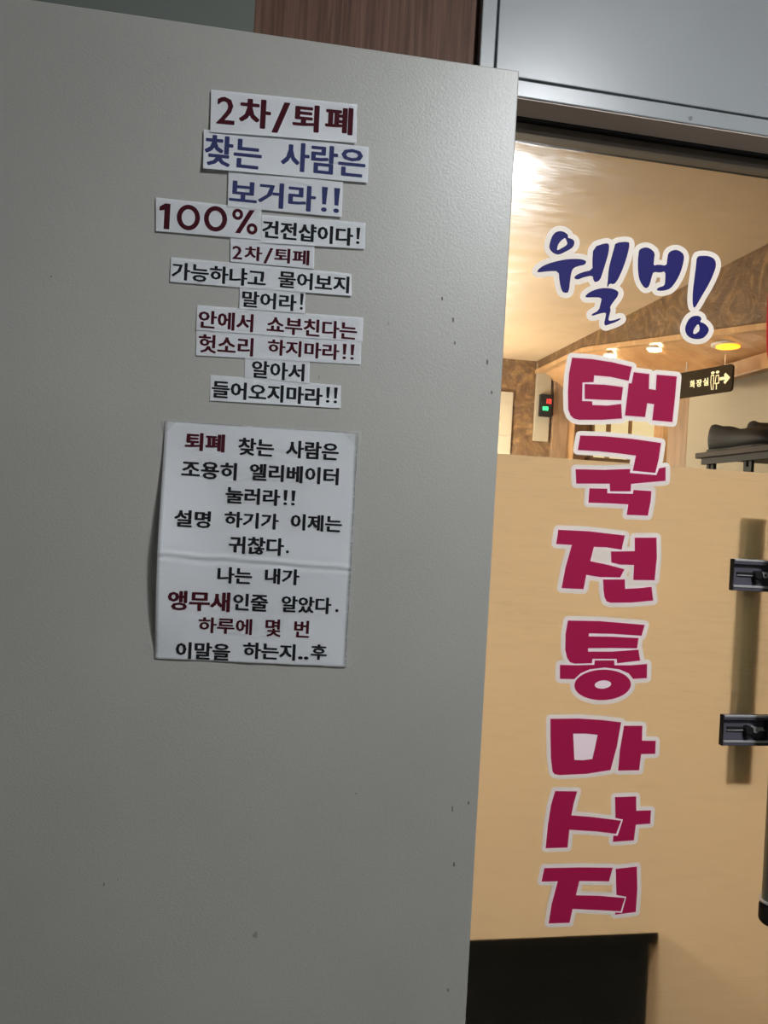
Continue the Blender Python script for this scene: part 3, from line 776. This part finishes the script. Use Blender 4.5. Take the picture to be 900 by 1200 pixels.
def bracket(pl, pt, pb):
    yf = GY-.0085
    A = on_y(pl, pt, yf); B = on_y(pl, pb, yf)
    x0 = on_y(pl, (pt+pb)/2, yf).x; x1 = bx+.026; z1 = A.z; z0 = B.z; W = x1-x0; H = z1-z0
    bm = bmesh.new()
    # body: a block whose face is dished (side walls, floor and end wall)
    t = H*.16
    box(x0, x1, yf+.006, GY-.0005, z0, z1, bm, .0012)
    box(x0, x1, yf, yf+.0065, z1-t, z1, bm, .001); box(x0, x1, yf, yf+.0065, z0, z0+t, bm, .001)
    box(x0+W*.8, x1, yf, yf+.0065, z0+t*.9, z1-t*.9, bm, .001)
    b = put('bracket', bm, M_gun, pull)
    # sub-parts can go no deeper, so the fittings join the bracket's siblings
    bm = box(x0-.0012, x0+.0006, yf-.0005, GY-.001, z0, z1, None, .0004); put('end_plate', bm, M_rack, pull)
    bm = bmesh.new()
    for z in (z1-.0012, z0+.9*t):
        box(x0+.001, x1, yf-.0012, yf+.001, z-.0016, z+.0016, bm, .0005)
    put('chrome_edge', bm, M_chrome, pull)
    zc = (z0+z1)/2
    bm = box(x0+W*.1, x0+W*.62, yf+.0035, yf+.0065, zc+.0004, zc+.0042, None, .0005); put('slot', bm, M_rack, pull)
    bm = box(x0+W*.1, x0+W*.78, yf+.003, yf+.0068, zc-.0010, zc+.0002, None, .0002); put('slot_edge', bm, M_chrome, pull)
    xc = x0+W*.47
    bm = bmesh.new(); cyl((xc-.002, yf+.007, zc+.001), (xc-.002, yf-.004, zc+.001), .0062, bm, 20, bevel=.001)
    box(xc-.0062, xc+.001, yf-.002, yf+.006, zc-.011, zc, bm, .001)
    put('thumb_turn', bm, M_rack, pull)
    xk = xc+.0085
    bm = bmesh.new()
    n_ = 20; rr = (.0024, .0042)
    vs = [[bm.verts.new((xk+r*cos(2*pi*k/n_), y, zc+.0015+r*sin(2*pi*k/n_))) for k in range(n_)] for (r, y) in ((rr[1], yf+.006), (rr[1], yf-.003), (rr[0], yf-.003), (rr[0], yf+.006))]
    for a_, b_ in ((0, 1), (1, 2), (2, 3)):
        for k in range(n_): bm.faces.new((vs[a_][k], vs[a_][(k+1) % n_], vs[b_][(k+1) % n_], vs[b_][k]))
    box(xk+.003, xk+.012, yf-.002, yf+.006, zc+.001, zc+.0055, bm, .0008)
    bmesh.ops.recalc_face_normals(bm, faces=bm.faces[:])
    put('lock_pin', bm, M_chrome, pull)
bracket(859.5, 655, 692)
bracket(847.5, 838, 874)
# matching inner bar, seen blurred through the film
yi = GY+.0088
T_ = on_y(881, 606, yi+.008); Bt = on_y(857.5, 911, yi+.008)
wb = (on_y(894, 620, yi).x-on_y(868, 620, yi).x)
xc = (T_.x+Bt.x)/2
inner = put('inner_bar', box(xc-wb*.56, xc+wb*.56, yi+.011, yi+.021, Bt.z, T_.z, None, .003), M_inner, gd)

# ================================================================ TOILET SIGN
SR = on_y(859, 426, 1.12+.0)                       # top right corner hangs here
SR = hit(859, 426, (XB+.13, 0, 0), (1, 0, 0))
ang = R(15.6); sd = Vector((-sin(ang), cos(ang), 0))       # direction to the far (left) end
sn = Vector((-cos(ang), -sin(ang), 0))                     # faces the room
def sign_pt(px, py, w=0.0): return hit(px, py, SR, sn)+sn*w
L_end = sign_pt(790, 450); Lg = (L_end-SR).dot(sd)
Hs = SR.z-sign_pt(857.5, 458).z
print('sign', SR, Lg, Hs)
MS = Matrix.Translation(SR) @ Matrix((tuple(sd), tuple(sn), (0, 0, 1))).transposed().to_4x4()   # x far, y to room, z up
def sgn(bm): bm.transform(MS); return bm
es = empty('toilet_sign', (SR.x, SR.y, SR.z-Hs)); tag(es, 'hanging brown toilet sign with two figures and an arrow', 'sign')
def rrect(x0, x1, z0, z1, r, n=5):
    P = []
    for cx_, cz_, a0 in ((x1-r, z1-r, 0), (x0+r, z1-r, 90), (x0+r, z0+r, 180), (x1-r, z0+r, 270)):
        P += [(cx_+r*cos(R(a0+90*k/n)), cz_+r*sin(R(a0+90*k/n))) for k in range(n+1)]
    return P
def splate(P, w0, w1, H=()):
    V, T = fill([(P, list(H))]); return plate(V, T, w0, w1, lambda x, z, w_: MS @ Vector((x, w_, z)))
put('board', splate(rrect(0, Lg, -Hs, 0, .012), -.008, 0), M_signb, es)
def sp(px, py):
    p = sign_pt(px, py)-SR; return (p.dot(sd), p.z)
Z8 = lambda x, y: (800+x/9, 360+y/9)
def stext(t, x0, yt, x1, yb, dy):
    V, Fc = glyphs(t, .04); bm = bmesh.new(); vs = []
    for u, v in V:
        px, py = Z8(x0+(x1-x0)*u, yt+dy*u+(yb-yt)*(1-v)); a, z = sp(px, py)
        vs.append(bm.verts.new(MS @ Vector((a, .0008, z))))
    for f in Fc:
        try: bm.faces.new([vs[i] for i in f])
        except ValueError: pass
    put('lettering', bm, M_signw, es)
stext('화', 78, 775, 132, 855, -8); stext('장', 145, 765, 205, 843, -8); stext('실', 218, 750, 275, 832, -8)
def stroke(pts, wd, nm='pictogram'):
    Vv = []
    bm = bmesh.new()
    for (a, b) in zip(pts, pts[1:]):
        A = Vector(sp(*Z8(*a))); B = Vector(sp(*Z8(*b))); d = (B-A).normalized(); nn = Vector((-d.y, d.x))*wd/2; d = d*wd*.4
        q = [A+nn-d, B+nn+d, B-nn+d, A-nn-d]
        f = bm.faces.new([bm.verts.new(MS @ Vector((p.x, .0008, p.y))) for p in q])
    bmesh.ops.recalc_face_normals(bm, faces=bm.faces[:])
    return put(nm, bm, M_signw, es)
stroke([(303, 722), (330, 718), (328, 790), (322, 868)], .003); stroke([(303, 722), (298, 795), (305, 868)], .003)
stroke([(355, 722), (380, 716), (383, 800), (342, 806), (355, 722)], .003); stroke([(358, 806), (356, 862)], .004)
stroke([(402, 755), (480, 743)], .010, 'arrow'); stroke([(452, 712), (484, 744), (448, 790)], .010, 'arrow')
for (hx, hy) in ((320, 692), (370, 684)):
    a, z = sp(*Z8(hx, hy)); r = .0045
    put('pictogram', splate([(a+r*1.6*cos(2*pi*k/12), z+r*sin(2*pi*k/12)) for k in range(12)], .0004, .0010), M_signw, es)
for fr_x in (.14, .80):
    b0 = SR+sd*(Lg*fr_x)-sn*.004
    put('hanger', cyl((b0.x, b0.y, SR.z-.001), (b0.x, b0.y, ZS+.029), .0018, n=8), M_chrome, es)

# ================================================================ SHOE RACK AND SHOES
x_front = 1.28
tl = hit(822, 531, (x_front, 0, 0), (1, 0, 0)); tr_ = hit(899, 523, (x_front, 0, 0), (1, 0, 0))
zr = (tl.z+tr_.z)/2; y_far = tl.y; y_near = tr_.y-.35
print('rack', tl, tr_)
zr = tl.z*.5+tr_.z*.5
e = tag(empty('shoe_rack', ((x_front+XW)/2, (y_far+y_near)/2, 0)), 'black slotted metal rack with a dark shelf against the beige wall', 'rack')
put('shelf', box(x_front-.02, XW-.012, y_near, y_far, zr-.016, zr, bevel=.002), M_shelf, e)
put('shelf', box(x_front-.02, XW-.012, y_near, y_far, zr-.45, zr-.434, bevel=.002), M_shelf, e)
put('rail', box(x_front-.012, x_front-.004, y_near+.01, y_far-.02, zr-.034, zr-.0162), M_rack, e)
def post(y, x):
    bm = bmesh.new(); W = .032
    # slotted angle: two flanges with punched slots
    z = 0; 
    cells = int((zr-.0165)/.05)
    h = (zr-.0165)/cells
    for k in range(cells):
        z0 = k*h
        box(x, x+.002, y-W/2, y+W/2, z0, z0+h*.35, bm)
        box(x, x+.002, y-W/2, y-W*.16, z0+h*.35, z0+h, bm); box(x, x+.002, y+W*.16, y+W/2, z0+h*.35, z0+h, bm)
    box(x, x+.03, y+W/2-.002, y+W/2, 0, cells*h, bm)
    put('post', bm, M_rack, e)
for (px, py) in ((832, 541), (876, 541)):
    post(hit(px, py, (x_front, 0, 0), (1, 0, 0)).y, x_front)
for px in (832, 876): post(hit(px, 541, (x_front, 0, 0), (1, 0, 0)).y, XW-.046)
# shoes: lofted along their length
def shoe(y0, x, z, L, label, rz, scale=1.0, hgt=1.0):
    secs = [(0, .008, .028), (.012, .020, .046), (.035, .028, .062), (.08, .032, .070), (.2, .033, .066), (.38, .030, .050), (.55, .036, .044), (.75, .044, .038), (.9, .038, .03), (.98, .018, .018)]
    bm = bmesh.new(); rings = []; nseg = 16
    for (t, hw, hh) in secs:
        ring = []
        for k in range(nseg):
            a = 2*pi*k/nseg
            xx = hw*cos(a); zz = (hh*hgt)*(.5+.5*sin(a)) if sin(a) > -.2 else 0.0
            zz = max(0, hh*hgt*(.42+.58*sin(a)))
            ring.append(bm.verts.new((xx*scale, -t*L, zz*scale+.012)))
        rings.append(ring)
    for a_, b_ in zip(rings, rings[1:]):
        for k in range(nseg): bm.faces.new((a_[k], a_[(k+1) % nseg], b_[(k+1) % nseg], b_[k]))
    bm.faces.new(rings[0]); bm.faces.new(rings[-1][::-1])
    # opening pressed into the heel half
    for ring, (t, hw, hh) in zip(rings, secs):
        if .04 < t < .4:
            for k in range(nseg):
                if sin(2*pi*k/nseg) > .85: ring[k].co.z -= .03
    bmesh.ops.recalc_face_normals(bm, faces=bm.faces[:])
    T = Matrix.Translation((x, y0, z)) @ Matrix.Rotation(rz, 4, 'Z'); bm.transform(T)
    o = put('shoe', bm, M_shoe, None, origin=Vector((x, y0, z)), rotz=rz, smooth=True)
    mod = o.modifiers.new('sub', 'SUBSURF'); mod.levels = mod.render_levels = 2
    tag(o, label, 'shoe', 'black shoes on the rack')
    outl = [(r_*scale*1.06, t*L) for (t, r_, _) in secs]
    P = [(a, -b) for a, b in outl]+[(-a, -b) for a, b in outl[::-1]]
    P = [(a, b-.002) for a, b in P]; V, Tt = fill([(P, [])])
    put('sole', plate(V, Tt, .0008, .013, lambda a, b, w_: T @ Vector((a, b, w_))), M_rack, o)
ys = hit(834, 520, (x_front+.06, 0, 0), (1, 0, 0)).y
shoe(ys-.02, x_front+.05, zr, .28, 'black shoe at the far left end of the rack shelf', .10, 1, 1.4)
shoe(ys-.03, x_front+.165, zr, .28, 'black shoe behind the leftmost one on the rack', .03, 1, 1.7)
shoe(ys-.35, x_front+.055, zr, .28, 'taller black shoe at the right of the rack shelf', .0, 1.1, 2.0)
shoe(ys-.36, x_front+.175, zr, .28, 'taller black shoe at the back right of the rack shelf', -.05, 1.1, 2.3)

bpy.data.objects.remove(_fo); 
for o in [o for o in S.objects if o.type == 'FONT']: bpy.data.objects.remove(o)
